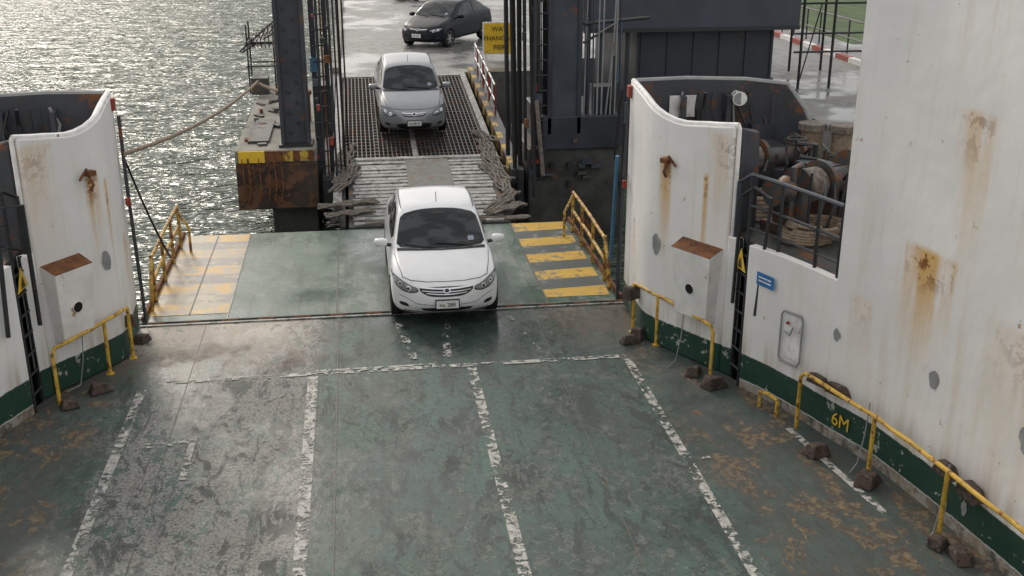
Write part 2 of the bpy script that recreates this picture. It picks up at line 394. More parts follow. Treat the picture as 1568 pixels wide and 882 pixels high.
    b=MB(); hx,hy,hz=X(4.20),Y(14.70)-.02,2.8
    b.box((hx-.06,hy-.08,hz-.02),(hx+.06,hy+.06,hz+.05),M['rust'],rot=-.9*sg); b.tube([(hx,hy-.05,hz),(hx-.06*sg,hy-.12,hz-.12),(hx-.02*sg,hy-.12,hz-.2)],.022,M['rust'])
    b.tube([(hx,hy-.1,hz+.1),(hx+.1*sg,hy-.16,hz-.05)],.018,M['rust'])
    b.done('rope_hook',root,bevel=.01)
    b=MB(); b.box((X(4.1)-.05,16.35,3.38),(X(4.1)+.03,16.5,3.56),M['red'])
    b.tube([(X(4.02),16.3,2.0),(X(4.02),16.3,2.12)],.04,M['red'],8)
    b.tube([(X(4.04),16.45,3.3),(X(4.03),16.4,2.2),(X(4.0),16.45,.1)],.03,M['inner'],6)
    b.done('hinge_fittings',root,bevel=.01)
    b=MB()
    for x,y,z,w,h in [(4.16,14.83,1.55,.09,.16)]:
        pts=[]
        for k in range(12):
            t=2*math.pi*k/12; rr=random.uniform(.75,1.05); a=math.cos(t)*w*rr
            pts.append((X(x+a*.45-.012),Y(y)-a*.9-.01,z+math.sin(t)*h*rr))
        b.add(pts,[tuple(range(12))],M['patch'])
    b.done('primer_patch',root)
    b=MB(); sx=X(5.75)
    b.tube([(sx,16.3,3.38),(sx-.02,16.2,3.38),(sx-.05,16.08,3.38)],.05,M['whitep'],14,r2=.11); b.tube([(sx,16.5,3.38),(sx,16.25,3.38)],.07,M['whitep'],12)
    b.disc((sx-.053,16.075,3.38),(0,-1,0),.09,M['patch'])
    b.done('horn_speaker',root,smooth=True)
    if sg>0:
        b=MB(); b.box((4.72,16.44,3.05),(5.15,16.48,3.38),M['whitep']); b.done('notice_panel',root,bevel=.006)
    b=MB()
    for k in range(12):
        x=4.9+k*.16; pts=[(X(x+random.uniform(-.06,.06)),16.4-random.uniform(0,.15),3.45-j*.25) for j in range(6)]
        b.tube(pts,random.choice([.012,.018,.025]),M['black'] if k%5 else M['patch'],6)
    b.box((X(6.15)-.18,16.2,2.5),(X(6.15)+.18,16.4,2.95),M['navy']); b.box((X(5.5)-.12,16.22,2.2),(X(5.5)+.12,16.4,2.7),M['navyd'])
    b.done('cable_run',root)
    return root
side(1); side(-1)

for sg in (1,-1):
    X=LX(sg); Y=LY(sg); r=empty('superstructure_wall')
    b=MB(); wl=[p for p in aft if p[1]<=11.71]
    b.wall([(X(x),Y(y),9.0) for x,y in wl],.15,0,M['wall_r'],inner=sg)
    b.wall([(X(5.62),Y(11.76),9.0),(X(8.5),Y(12.6),9.0)],.1,2.0,M['wall_r'],inner=sg)
    b.done('wall_plating',r,smooth=True)
    if sg>0:
        b=MB()
        def onwall(y):
            for i in range(len(wl)-1):
                if wl[i][1]>=y>=wl[i+1][1]:
                    t=(wl[i][1]-y)/(wl[i][1]-wl[i+1][1]); a=Vector(wl[i]);c=Vector(wl[i+1]); d=(c-a).normalized()
                    p=a.lerp(c,t); return p,d
        for (yy,zz,w,h) in [(10.05,1.45,.09,.12),(8.6,1.45,.14,.15),(11.62,1.35,.07,.09),(9.6,.2,.05,.1),(9.3,.33,.05,.1)]:
            p,d=onwall(yy); nrm=Vector((d.y,-d.x)); nrm=nrm if nrm.x<0 else -nrm; pts=[]
            for k in range(14):
                t=2*math.pi*k/14; rr=random.uniform(.75,1.1)
                if t>math.pi: rr*=.85
                q=p+d*math.cos(t)*w*rr+nrm*.006; pts.append((q.x,q.y,zz+math.sin(t)*h*rr))
            b.add(pts,[tuple(range(14))],M['patch'])
        b.done('primer_patches',r)
        text('6M',.24,M['yellow'],(5.585,11.40,.30),(math.radians(90),0,math.radians(-71)),r,'frame_mark')
        b=MB(); d=(Vector((5.36,12.16))-Vector((5.14,12.75))).normalized(); nrm=Vector((d.y,-d.x)); nrm=nrm if nrm.x<0 else -nrm
        p0=Vector((5.22,12.53)); 
        def W(a,z,o): q=p0+d*a+nrm*o; return (q.x,q.y,z)
        fr=[W(0,.72,.03),W(0,1.30,.03),W(.04,1.36,.03),W(.34,1.38,.03),W(.38,1.32,.03),W(.38,.76,.03),W(.34,.70,.03),W(.04,.68,.03),W(0,.72,.03)]
        b.tube(fr,.014,M['patch'],6); b.add([W(.03,.74,.014),W(.03,1.32,.014),W(.35,1.34,.014),W(.35,.76,.014)],[(0,1,2,3)],M['whitep'])
        b.tube([W(.1,1.1,.05),W(.2,1.08,.06),W(.24,1.2,.05)],.012,M['patch'],6); b.tube([W(.12,1.22,.02),W(.12,1.22,.05)],.02,M['red'],8)
        b.done('locker_door',r)
        b=MB(); p0=Vector((5.02,13.0)); b.add([W(.0,1.55,.02),W(.0,1.72,.02),W(.33,1.72,.02),W(.33,1.55,.02)],[(0,1,2,3)],M['blue'])
        for k in range(2): b.add([W(.04,1.65-k*.05,.024),W(.04,1.67-k*.05,.024),W(.28,1.67-k*.05,.024),W(.28,1.65-k*.05,.024)],[(0,1,2,3)],M['whitep'])
        b.done('blue_placard',r)

for sg in (1,-1):
    X=LX(sg); Y=LY(sg); b=MB(); P3=lambda x,y,z:(X(x),Y(y),z)
    P=[(4.98,13.35),(5.2,12.85),(5.42,12.2),(5.54,11.8)]
    b.tube([P3(4.9,13.62,2.0),P3(4.9,13.6,2.75),P3(5.0,13.4,2.9)]+[P3(x,y,2.9) for x,y in P[1:]],.03,M['navy'] if sg>0 else M['black'],8)
    b.tube([P3(x,y,2.5) for x,y in P],.022,M['black'],8); b.tube([P3(x,y,2.2) for x,y in P],.018,M['black'],8)
    for x,y in P: b.tube([P3(x,y,2.0),P3(x,y,2.9)],.025,M['black'],8)
    if sg<0: b.tube([P3(4.8,13.45,1.1),P3(4.78,13.4,2.7),P3(4.95,13.0,2.8),P3(5.0,12.9,1.2)],.03,M['black'],8)
    else: b.tube([(4.88,13.5,1.1),(4.9,13.48,2.6),(5.0,13.3,2.75),(5.1,12.95,2.7),(5.02,13.0,1.1)],.025,M['black'],8)
    b.done('deck_railing',smooth=True)

def rail(pts,z,mid=None,m='yrail',r=.026,name='handrail',ends=True):
    b=MB(); top=[(x,y,z) for x,y in pts]
    tt=[]
    for i in range(len(top)-1):
        a=Vector(top[i]);c=Vector(top[i+1])
        for k in range(4):
            p=a.lerp(c,k/4)
            if 0<i+k: p+=Vector((random.uniform(-.008,.008),0,random.uniform(-.009,.009)))
            tt.append(tuple(p))
    tt.append(top[-1])
    if ends: tt=[(pts[0][0],pts[0][1],0),(pts[0][0],pts[0][1],z-.08)]+[(pts[0][0]+(pts[1][0]-pts[0][0])*.05,pts[0][1]+(pts[1][1]-pts[0][1])*.05,z)]+tt[1:]
    b.tube(tt,r,M[m],8)
    for x,y in pts[1:]: b.tube([(x,y,0),(x,y,z)],r,M[m],8); b.box((x-.05,y-.05,.001),(x+.05,y+.05,.012),M[m])
    return b.done(name,smooth=True)
rail([(5.25,11.9),(5.60,10.6),(5.78,9.3),(5.93,8.0),(6.1,6.2)],.78)
rail([(4.62,13.45),(4.2,14.75),(3.98,15.3)],.78)
rail([(-4.06,13.85),(-3.60,14.78),(-3.38,15.3)],.78)
b=MB(); b.tube([(5.0,12.55,0),(5.0,12.55,.22),(5.06,12.4,.24),(5.12,12.25,.22),(5.12,12.25,0)],.025,M['yrail'],8); b.done('deck_cleat_rail',smooth=True)
for xx,s in ((-3.42,-1),(4.04,1)):
    b=MB()
    y0,y1=17.6,20.5; z=.82
    for zz in (z,z*.55): b.tube([(xx,y0,zz-.05),(xx,(y0+y1)/2,zz),(xx,y1,zz)],.03,M['yrust'],8)
    for yy in (y0,y0+1.0,y1-.9,y1): b.tube([(xx,yy,0),(xx,yy,z)],.03,M['yrust'],8)
    b.tube([(xx,y0,.75),(xx-.02*s,y0-.35,.45),(xx,y0-.4,.0)],.03,M['yrust'],8)
    b.tube([(xx-.22*s,y1-.3,0),(xx-.22*s,y1-.3,.5),(xx-.02,y1-.1,.78)],.026,M['yrust'],8)
    b.done('ramp_handrail',smooth=True)

def block(x,y,z,s,rot):
    b=MB(); l,w,h=s
    vs=[(-l,-w,0),(l,-w,0),(l,w,0),(-l,w,0),(-l*.7,-w*.8,h),(l*.5,-w*.7,h*.95),(l*.55,w*.8,h*.8),(-l*.6,w*.75,h)]
    vs=[(a+random.uniform(-.02,.02),c+random.uniform(-.02,.02),d+ (random.uniform(-.02,.02) if d>0 else 0)) for a,c,d in vs]
    R=Matrix.Rotation(rot,3,'Z'); vs=[tuple(R@Vector(v)+Vector((x,y,z))) for v in vs]
    b.add(vs,[(0,3,2,1),(4,5,6,7),(0,1,5,4),(1,2,6,5),(2,3,7,6),(3,0,4,7)],M['wood']); b.done('wheel_chock',bevel=.02)
for x,y,z,s,r in [(-3.62,14.2,.005,(.15,.1,.14),.6),(-3.45,15.45,.45,(.15,.08,.18),.3),(-3.35,15.9,.005,(.12,.09,.12),1.2),(-3.9,13.75,.005,(.13,.09,.1),.3),
    (3.84,14.89,.005,(.14,.09,.12),.2),(4.0,15.05,.005,(.13,.09,.16),.9),(3.95,15.3,.55,(.14,.09,.2),.6),(4.60,13.2,.005,(.16,.11,.16),.4),(4.45,13.65,.005,(.14,.1,.13),1.1),
    (5.24,11.2,.005,(.16,.11,.15),.2),(5.52,10.45,.005,(.17,.12,.15),.8),(5.42,11.75,.66,(.15,.07,.13),-1.2),(5.52,11.42,.66,(.16,.07,.14),-1.2),
    (5.88,9.5,.62,(.15,.08,.15),-1.4),(5.93,9.1,.58,(.16,.09,.15),-1.4),(5.70,9.15,.005,(.13,.09,.12),.5),(5.80,8.9,.005,(.14,.1,.12),1.5)]:
    block(x,y,z,s,r)
b=MB()
for (x,y) in ((5.68,10.9),(5.85,9.4),(4.4,14.1),(-3.8,14.4)):
    b.tube([(x,y,.8),(x-.03,y-.02,.4),(x-.1,y-.05,.05),(x-.25,y-.2,.02)],.008,M['patch'],5)
b.done('lashing_line')

b=MB()
def line(x0,y0,x1,y1,w,m='line',z=.005):
    d=Vector((x1-x0,y1-y0)).normalized(); nx,ny=-d.y*w/2,d.x*w/2
    b.add([(x0+nx,y0+ny,z),(x0-nx,y0-ny,z),(x1-nx,y1-ny,z),(x1+nx,y1+ny,z)],[(0,1,2,3)],M[m])
line(-.80,14.3,-.79,1,.14); line(1.41,14.3,1.42,1,.13); line(3.66,14.3,3.68,1,.12)
line(-3.07,14.2,-3.08,1,.12); line(5.15,11.9,5.45,9.8,.09)
line(-2.8,14.37,3.7,14.4,.11,z=.009); line(-.9,14.46,.9,14.48,.05,z=.013); line(3.68,11.3,3.95,11.3,.06,z=.009)
line(-2.75,12.5,-2.2,12.55,.12,z=.009,m='line'); line(-2.2,12.6,-2.2,11.6,.08,z=.013,m='line'); line(.45,16.2,.62,14.7,.12,z=.009,m='linefaint'); line(1.2,16.2,1.1,14.7,.12,z=.009,m='linefaint')
line(2.2,16.2,2.5,14.6,.06,z=.009,m='linefaint')
b.done('deck_markings')
b=MB()
b.box((-.475,-3,-.001),(-.458,16.48,.007),M['seam'])
for x in (-2.5,2.6): b.box((x,-3,-.001),(x+.012,16.48,.004),M['seam'])
b.done('deck_weld_seam')

# ------------------------------------------------------------------ bow ramp
r=empty('bow_ramp')
b=MB(); b.box((-3.5,16.67,-.22),(4.13,21.3,0),M['ramp']); b.done('ramp_plate',r,bevel=.02)
b=MB()
for (xa,xb,ym,gm) in ((-3.44,-2.2,'yellow_l','grey_l'),(2.93,4.0,'yellow_r','grey_r')):
    n=9; y0=16.95; h=(21.25-y0)/n
    for i in range(n):
        a=y0+i*h; m=M[ym] if i%2==0 else M[gm]
        sl=.06 if xa<0 else -.10
        b.add([(xa,a+(sl if i else 0),.005),(xb,a,.005),(xb,a+h,.005),(xa,a+h+(sl if i<n-1 else 0),.005)],[(0,1,2,3)],m)
b.done('hazard_stripes',r)
b=MB(); b.box((-2.215,16.7,-.001),(-2.195,21.28,.010),M['greyst']); b.box((-.51,16.7,-.001),(-.49,21.28,.008),M['seam']); b.box((2.90,16.7,-.001),(2.92,21.28,.010),M['seam'])
b.box((-2.82,16.95,.007),(-2.80,21.2,.011),M['seam'])
for x0 in (-3.5,4.09): b.box((x0,16.7,.0),(x0+.05,21.3,.09),M['rust'])
b.done('ramp_seams',r)
def rope(p0,p1,sag,r,m,name='mooring_rope',n=14):
    b=MB(); pts=[]
    for i in range(n+1):
        t=i/n; p=Vector(p0).lerp(Vector(p1),t); p.z-=sag*4*t*(1-t); pts.append(p)
    b.tube(pts,r,M[m],8); return b.done(name,smooth=True)
rope((-3.4,16.4,2.75),(-2.6,30,1.55),.2,.035,'rope')
rope((-3.42,16.4,2.75),(-3.35,18.9,.35),.1,.018,'rubber',name='ramp_cable')
rope((-2.6,30,1.5),(-1.4,27,1.7),.05,.045,'rope')
rope((4.0,16.4,3.0),(4.0,16.5,.3),-.02,.018,'rubber',name='ramp_cable')

# ------------------------------------------------------------------ link span
r=empty('link_ramp')
def lz(y): return .03+(y-21.4)/(33.65-21.4)*1.06
b=MB()
def slab(x0,x1,y0,y1,t,m,dz=0):
    b.add([(x0,y0,lz(y0)+dz-t),(x1,y0,lz(y0)+dz-t),(x1,y1,lz(y1)+dz-t),(x0,y1,lz(y1)+dz-t),(x0,y0,lz(y0)+dz),(x1,y0,lz(y0)+dz),(x1,y1,lz(y1)+dz),(x0,y1,lz(y1)+dz)],[(0,3,2,1),(4,5,6,7),(0,1,5,4),(1,2,6,5),(2,3,7,6),(3,0,4,7)],m)
nb=34
for i in range(nb):
    x=-.38+i*(3.36/(nb-1)); slab(x-.012,x+.012,25.6,33.5,.06,M['gratem'])
yy=25.7
while yy<33.5:
    slab(-.4,3.0,yy-.012,yy+.012,.05,M['gratem'],-.006); yy+=.25
for x in (-.42,.4,1.28,2.16,3.0): slab(x-.05,x+.05,21.6,33.5,.35,M['gratem'],-.07)
yy=26.3
while yy<33.5: slab(-.4,3.0,yy-.04,yy+.04,.2,M['black'],-.12); yy+=1.2
slab(1.22,1.34,25.6,28.6,.02,M['greyst'],.012)
slab(-.62,-.44,22.6,33.6,.3,M['greyst'],.05); slab(3.04,3.2,22.6,33.6,.3,M['greyst'],.05)
slab(-.5,3.1,33.3,33.66,.08,M['greyst'],.02)
b.done('grating',r)
b=MB(); slab(-.4,3.0,22,33.4,.02,M['hole'],-.55); b.done('under_shade',r)  # black sheet added for the darkness below the grating
b=MB()
yy=21.45; i=0
while yy<25.5:
    w=.15
    xa=-.2+random.uniform(-.05,.05); xb=2.85+random.uniform(-.05,.05)
    slab(xa,1.02,yy,yy+w,.04,M['greyst'],.02+random.uniform(-.01,.01)); slab(2.0,xb,yy,yy+w,.04,M['greyst'],.02+random.uniform(-.01,.01))
    yy+=.22
slab(1.0,2.0,21.5,25.6,.05,M['seam'],.025)
slab(-.3,2.95,25.45,25.62,.08,M['greyst'],.04)
slab(-.3,2.95,21.4,25.5,.05,M['conc_d'],-.02)
b.done('flap_slats',r)
b=MB()
for xs,yr,cnt in ((-.36,(23.6,26.3),5),(3.02,(23.2,27.3),6),(-.3,(21.7,22.8),2),(2.95,(21.7,22.6),2)):
    for k in range(cnt):
        y0=yr[0]+(yr[1]-yr[0])*(k+.5)/cnt; x0=xs+random.uniform(-.06,.06); a=(.12 if xs<0 else -.2)+random.uniform(-.25,.25); L=random.uniform(.9,1.3)
        if cnt==2: a+=1.0
        for m_ in range(6):
            off=(m_-2.5)*.05; pts=[]; ph=random.uniform(0,6)
            for j in range(9):
                t=j/8-.5; pts.append((x0+math.sin(a)*t*L+math.cos(a)*off+.03*math.sin(ph+j*1.3),y0+math.cos(a)*t*L-math.sin(a)*off,lz(y0+math.cos(a)*t*L)+.06+.02*(m_%2)+.02*math.sin(ph+j*1.7)))
            b.tube(pts,.024,M['ropeg'],6)
for k in range(22):
    x0=random.uniform(-.3,2.9); yy0=21.5+random.uniform(-.12,.12); pts=[(x0+j*.12,yy0+random.uniform(-.03,.03),.05+random.uniform(0,.02)) for j in range(5)]
    b.tube(pts,.022,M['ropeg'],6)
b.done('rope_fenders',r,smooth=True)
b=MB()
n=20
for i in range(n):
    y0=24+i*.48; slab(3.32,3.45,y0,y0+.48,.32,M['ygird'] if i%2 else M['black'],.18)
slab(3.46,3.6,24,33.6,.9,M['black'],.16); slab(-.85,-.64,24,33.5,.6,M['black'],.08)
b.done('side_girder',r)
b=MB()
for i in range(8):
    y0=28.5+i*.7; b.tube([(3.52,y0,lz(y0)+.1),(3.52,y0,lz(y0)+.95)],.025,M['whitep'] if i%2 else M['red'],8)
for dz in (.5,.9): b.tube([(3.52,28.5,lz(28.5)+dz),(3.52,33.4,lz(33.4)+dz)],.022,M['whitep'],8)
b.done('side_railing',r)

# ------------------------------------------------------------------ left dolphin
r=empty('mooring_dolphin')
b=MB(); b.box((-2.68,23.9,-.25),(-.95,32.3,.78),M['ruststeel']); b.box((-2.68,23.9,.78),(-.95,32.3,1.06),M['concrete'])
b.box((-2.0,24.3,-2.5),(-1.0,31.5,-.25),M['conc_d']); b.done('platform',r,bevel=.03)
b=MB(); b.box((-2.6,23.86,.80),(-2.05,23.9,1.05),M['yellow']); b.box((-2.05,23.865,.82),(-1.0,23.895,1.04),M['rust'])
b.box((-1.65,23.855,.82),(-1.45,23.863,1.04),M['ygird']); b.box((-1.3,23.855,.82),(-1.12,23.863,1.04),M['ygird'])
b.box((-2.45,24.6,1.06),(-2.0,27,1.12),M['conc_d'])
for k in range(18): 
    x=random.uniform(-2.6,-1.9); y=random.uniform(24.2,31); b.box((x,y,1.06),(x+random.uniform(.05,.2),y+random.uniform(.1,.35),1.06+random.uniform(.03,.12)),M[random.choice(['conc_d','rust','wood','concrete'])],rot=random.random())
for k in range(9):
    x=random.uniform(-2.6,-1.1); b.tube([(x,23.87,.9),(x+.02,23.85,.3),(x-.03,23.86,-.1)],.015,M['rust'],5)
b.done('edge_paint',r)
b=MB()
b.box((-1.70,24.33,1.06),(-1.08,24.80,9),M['inner']); b.box((-1.70,24.25,1.06),(-1.62,24.33,9),M['inner']); b.box((-1.16,24.25,1.06),(-1.08,24.33,9),M['inner'])
b.done('pillar',r,bevel=.012)
b=MB()
for i in range(34): b.box((-1.52+(i%2)*.18,24.305,1.3+i*.22),(-1.46+(i%2)*.18,24.33,1.36+i*.22),M['black'])
b.box((-1.75,24.1,1.06),(-1.03,24.9,1.12),M['black'])
b.done('pillar_fittings',r)
b=MB()
for x,m,rr in [(-.93,'navy',.06),(-.82,'black',.03),(-.74,'rust',.02),(-.66,'black',.05),(-.56,'black',.025),(-.47,'black',.02),(-.38,'black',.03)]:
    b.tube([(x+.02,24.4+random.uniform(-.3,.5),-.3),(x,24.6,9)],rr,M[m],6)
for i in range(18):
    z=.2+i*.33; b.tube([(-.93,24.4,z),(-.66,24.5,z+.02)],.018,M['black'],6)
for i in range(14):
    z=.3+i*.36+random.uniform(-.1,.1); xx=-1.0+random.uniform(0,.4); b.box((xx,24.2,z),(xx+random.uniform(.04,.12),24.35,z+random.uniform(.04,.16)),M[random.choice(['rust','black','red','navy','black','black'])])
b.box((-1.0,24.6,2.6),(-.85,24.9,2.9),M['bluehose']); b.box((-1.0,25.2,1.06),(-.6,25.9,2.2),M['navy'])
b.tube([(-.35,24.5,9),(-.35,24.6,-.2)],.02,M['rubber'],6); b.tube([(-.28,26,9),(-.28,26,.3)],.02,M['rubber'],6)
b.tube([(-.9,26,1.0),(-.6,27,3.0),(-.7,28,5.5),(-.5,28.5,9)],.03,M['black'],6)
b.done('hoist_guides',r)
b=MB()
for x,y in ((-2.9,31),(-2.2,31),(-2.9,31.8),(-2.2,31.8)): b.tube([(x,y,1.06),(x,y,2.9)],.022,M['black'],6)
for z in (1.8,2.4):
    b.tube([(-2.95,31,z),(-2.1,31,z)],.022,M['black'],6); b.tube([(-2.95,31.8,z),(-2.1,31.8,z)],.022,M['black'],6); b.tube([(-2.9,31,z),(-2.9,31.8,z)],.022,M['black'],6)
b.tube([(-3.1,31,2.2),(-1.9,31,3.2)],.025,M['black'],6); b.tube([(-3.1,31.5,2.1),(-1.9,31.5,2.8)],.025,M['black'],6); b.box((-2.8,31,2.4),(-2.2,31.8,2.45),M['black'])
for k in range(9): b.tube([(-3.0+k*.12,30.9,2.2+k*.08),(-2.8+k*.12,30.9,2.7+k*.05),(-2.7+k*.1,30.9,2.3)],.018,M['ropeg' if k%2 else 'black'],6)
b.box((-2.85,30.8,1.06),(-2.4,31.3,1.5),M['conc_d'])
b.done('platform_frame',r)
b=MB(); b.tube([(-1.3,27,1.06),(-1.3,27,1.75)],.16,M['rust'],12); b.tube([(-1.3,27,1.7),(-1.3,27,1.8)],.2,M['rust'],12); b.done('mooring_bollard',smooth=True)

# ------------------------------------------------------------------ right hoist tower
r=empty('hoist_tower')
b=MB(); b.box((3.72,24.1,-2.5),(5.85,27.0,.85),M['conc_d']); b.box((4.0,24.0,.85),(5.8,26.5,1.6),M['navyd']); b.done('foundation',r,bevel=.03)
b=MB(); b.box((4.15,24.05,1.2),(4.85,24.75,9),M['navy']); b.box((4.12,24.0,1.2),(4.22,24.05,9),M['navyd']); b.box((4.78,24.0,1.2),(4.88,24.05,9),M['navyd'])
b.box((5.0,24.3,1.6),(5.12,24.42,9),M['navyd']); b.done('column',r,bevel=.012)
b=MB()
for k in range(18):
    x=3.22+k*.05+random.uniform(-.02,.02); b.tube([(x+.1,24+random.uniform(-.2,.8),-.1+random.uniform(0,1)),(x+random.uniform(-.04,.04),24.4,9)],random.choice([.015,.02,.035,.05]),M[random.choice(['black','black','navy','rubber'])],6)
for i in range(22):
    z=.3+i*.27; xx=random.uniform(3.55,3.9); b.box((xx,23.9,z),(xx+random.uniform(.05,.15),24.05,z+random.uniform(.05,.2)),M[random.choice(['black','red','rust','navy','black'])])
for i in range(18):
    z=.2+i*.33; b.tube([(3.85,24.0,z),(4.1,24.0,z)],.018,M['black'],6)
b.tube([(3.82,23.9,-.2),(3.82,23.9,9)],.04,M['navyd'],8)
b.tube([(3.85,23.85,2.0),(3.95,23.85,.9),(4.02,23.9,.3)],.05,M['ropeg'],8)
b.done('hoist_guides',r)
b=MB()
b.tube([(4.9,24,3.6),(6.6,25,3.6)],.04,M['black'],6); b.tube([(4.9,24,3.2),(5.8,24.6,3.55)],.03,M['black'],6); b.tube([(5.9,24.7,3.6),(5.85,24.7,2.2)],.02,M['bluehose'],6)
for k in range(9): b.tube([(4.95+k*.1,24.1,1.6),(5.0+k*.1+random.uniform(-.1,.1),24.1,4+random.uniform(-1,2))],.018,M[random.choice(['black','navy','black','patch'])],6)
b.box((5.2,24.2,1.6),(5.7,24.7,2.2),M['navyd']); b.tube([(5.6,24.1,1.6),(5.6,24.1,2.9)],.03,M['black'],6)
b.tube([(5.75,23.6,-.2),(5.6,23.7,.8),(5.75,23.8,2.2)],.03,M['rubber'],6)
for k in range(12):
    x=random.uniform(3.9,5.6); z=random.uniform(-.1,1.3); b.box((x,23.93,z),(x+random.uniform(.05,.25),24.1,z+random.uniform(.04,.15)),M[random.choice(['conc_d','conc_d','black','navy'])])
b.done('pipework',r)
rope((4.0,16.75,2.4),(4.05,17.2,.55),.0,.032,'bluehose',name='blue_hose')
r=empty('pier_shed')
b=MB(); b.box((7.2,28.4,-1.4),(10.85,33.5,2.92),M['navyd']); b.done('walls',r)
b=MB(); b.box((5.7,28.0,2.93),(11.4,34,4.6),M['navy']); b.done('roof_box',r,bevel=.03)
b=MB(); b.box((5.7,27.98,2.90),(11.4,27.998,3.0),M['black']); b.box((7.15,28.3,1.5),(10.9,28.39,1.62),M['navy'])
for k in range(6): b.box((7.3+k*.7,28.36,-1),(7.36+k*.7,28.398,2.9),M['navyd'])
b.tube([(6.9,28.2,-1.3),(6.9,28.2,2.93)],.06,M['navyd'],8); b.tube([(6.2,28.2,-1.3),(6.2,28.2,2.93)],.05,M['navyd'],8); b.done('trim',r)
r=empty('quay_canopy')
b=MB()
for x in (12.1,13.0,14.0):
    for y in (29.5,32.5): b.tube([(x,y,1.1),(x,y,4.2)],.04,M['black'],8)
for z in (2.1,2.6,3.4): b.tube([(11.9,29.5,z),(14.2,29.5,z)],.03,M['black'],6)
b.tube([(12.1,29.5,1.2),(12.6,29.5,3.4)],.02,M['black'],6)
b.done('frame',r)
b=MB(); b.add([(11.6,29.3,3.7),(14.6,29.3,3.7),(14.6,34,4.2),(11.6,34,4.2),(11.6,29.3,3.75),(14.6,29.3,3.75),(14.6,34,4.25),(11.6,34,4.25)],[(0,3,2,1),(4,5,6,7),(0,1,5,4),(1,2,6,5),(2,3,7,6),(3,0,4,7)],M['roofred']); b.done('roof',r)
b=MB()
for k in range(16): b.tube([(16.4,24+k*1.2,1.1),(16.4,24+k*1.2,2.2)],.03,M['black'],6)
for z in (1.6,2.2): b.tube([(16.4,24,z),(16.4,42,z)],.03,M['black'],6)
b.done('quay_fence')
r=empty('direction_sign')
b=MB(); b.box((4.05,36,1.28),(5.1,36.05,2.3),M['whitep']); b.box((4.09,35.985,1.32),(5.06,35.999,2.26),M['yellow'])
for x in (4.15,5.0): b.tube([(x,36.1,1.1),(x,36.1,2.3)],.03,M['whitep'],8)
b.done('board',r)
for i,t in enumerate(['WAY','PHANGAN','PIER']): text(t,.21,M['black'],(4.575,35.97,2.08-i*.29),(math.radians(90),0,0),r,'lettering')

def winch(x,y,z,s,rot):
    r=empty('mooring_winch',(x,y,z)); r.rotation_euler=(0,0,rot)
    b=MB(); m=M['gear']
    b.box((-.7*s,-.4*s,0),(.7*s,.4*s,.12*s),m)
    for a in (-.6,-.05,.55): b.box((a*s-.05*s,-.25*s,.12*s),(a*s+.05*s,.25*s,.62*s),m)
    b.done('bedplate',r,bevel=.01)
    b=MB(); zc=.6*s
    b.tube([(-.85*s,0,zc),(.75*s,0,zc)],.06*s,m,12); b.tube([(-.5*s,0,zc),(.5*s,0,zc)],.16*s,m,20)
    for a,rr in ((-.5,.27),(-.1,.30),(.5,.36)): b.tube([(a*s-.02,0,zc),(a*s+.03,0,zc)],rr*s,m,28)
    b.tube([(-.45*s,0,zc),(-.15*s,0,zc)],.22*s,M['ropeg'],20)
    for k in range(12): b.tube([(.535*s,.30*s*math.cos(k*.5236),zc+.30*s*math.sin(k*.5236)),(.56*s,.30*s*math.cos(k*.5236),zc+.30*s*math.sin(k*.5236))],.03*s,M['black'],6)
    b.tube([(-.95*s,0,zc),(-.8*s,0,zc)],.18*s,m,16,r2=.12*s); b.tube([(-.8*s,0,zc),(-.7*s,0,zc)],.12*s,m,16,r2=.18*s)
    b.done('drum',r,smooth=True)
    b=MB(); b.box((.1*s,.1*s,.12*s),(.45*s,.6*s,.75*s),M['inner']); b.tube([(.2*s,-.45*s,.1*s),(.2*s,-.5*s,1.0*s)],.02,M['black'],6)
    b.tube([(.2*s+.14*s*math.cos(t*.5236),-.5*s+.14*s*math.sin(t*.5236),1.0*s) for t in range(13)],.015,M['black'],6)
    for k in range(6): b.tube([(-.6*s+k*.2*s,-.42*s,.1*s),(-.5*s+k*.2*s,-.45*s,random.uniform(.4,.9)*s),(-.3*s+k*.15*s,-.3*s,random.uniform(.6,.9)*s)],.022,M['black'],6)
    b.done('gearbox',r,bevel=.01)
winch(6.2,13.9,2.0,1.05,.45); winch(6.0,15.6,2.0,.95,.2); winch(-5.5,14.9,2.0,.9,.3)
for x,y in ((6.75,15.75),(7.15,15.55)):
    b=MB(); b.tube([(x,y,2.0),(x,y,2.95)],.16,M['rope'],16); b.tube([(x,y,2.95),(x,y,3.05)],.21,M['ropeg'],16); b.tube([(x,y,2.5),(x,y,2.65)],.22,M['ropeg'],14); b.done('mooring_bollard',smooth=True)
b=MB()
for k in range(6):
    R=.38-.03*k; b.tube([(5.55+R*math.cos(t*.4),14.55+R*math.sin(t*.4),2.05+k*.05+.01*math.sin(t)) for t in range(17)],.04,M['rope'],6)
for k in range(7):
    ph=k*.9; b.tube([(5.75+.35*math.cos(t*.5+ph)+.02*k,13.3+.28*math.sin(t*.5+ph),2.04+k*.035) for t in range(12)],.03,M['rope'],6)
b.tube([(5.3,14.9,2.1),(5.7,14.3,2.2),(6.1,14.2,2.4),(6.3,14.0,2.6)],.04,M['rope'],6)
b.tube([(5.5,13.2,2.05),(5.8,13.0,2.2),(6.3,12.6,2.1),(6.6,12.9,2.05)],.04,M['ropeg'],6)
b.done('rope_coil',smooth=True)
b=MB(); b.tube([(5.55,15.0,2.0),(5.55,15.0,2.9)],.03,M['yrail'],6); b.tube([(5.3,15.1,2.0),(5.3,15.1,2.8)],.03,M['yellow'],6); b.box((5.2,15.3,2.0),(6.3,15.8,2.45),M['inner']); b.box((6.35,14.8,2.0),(6.45,14.95,2.6),M['red'])
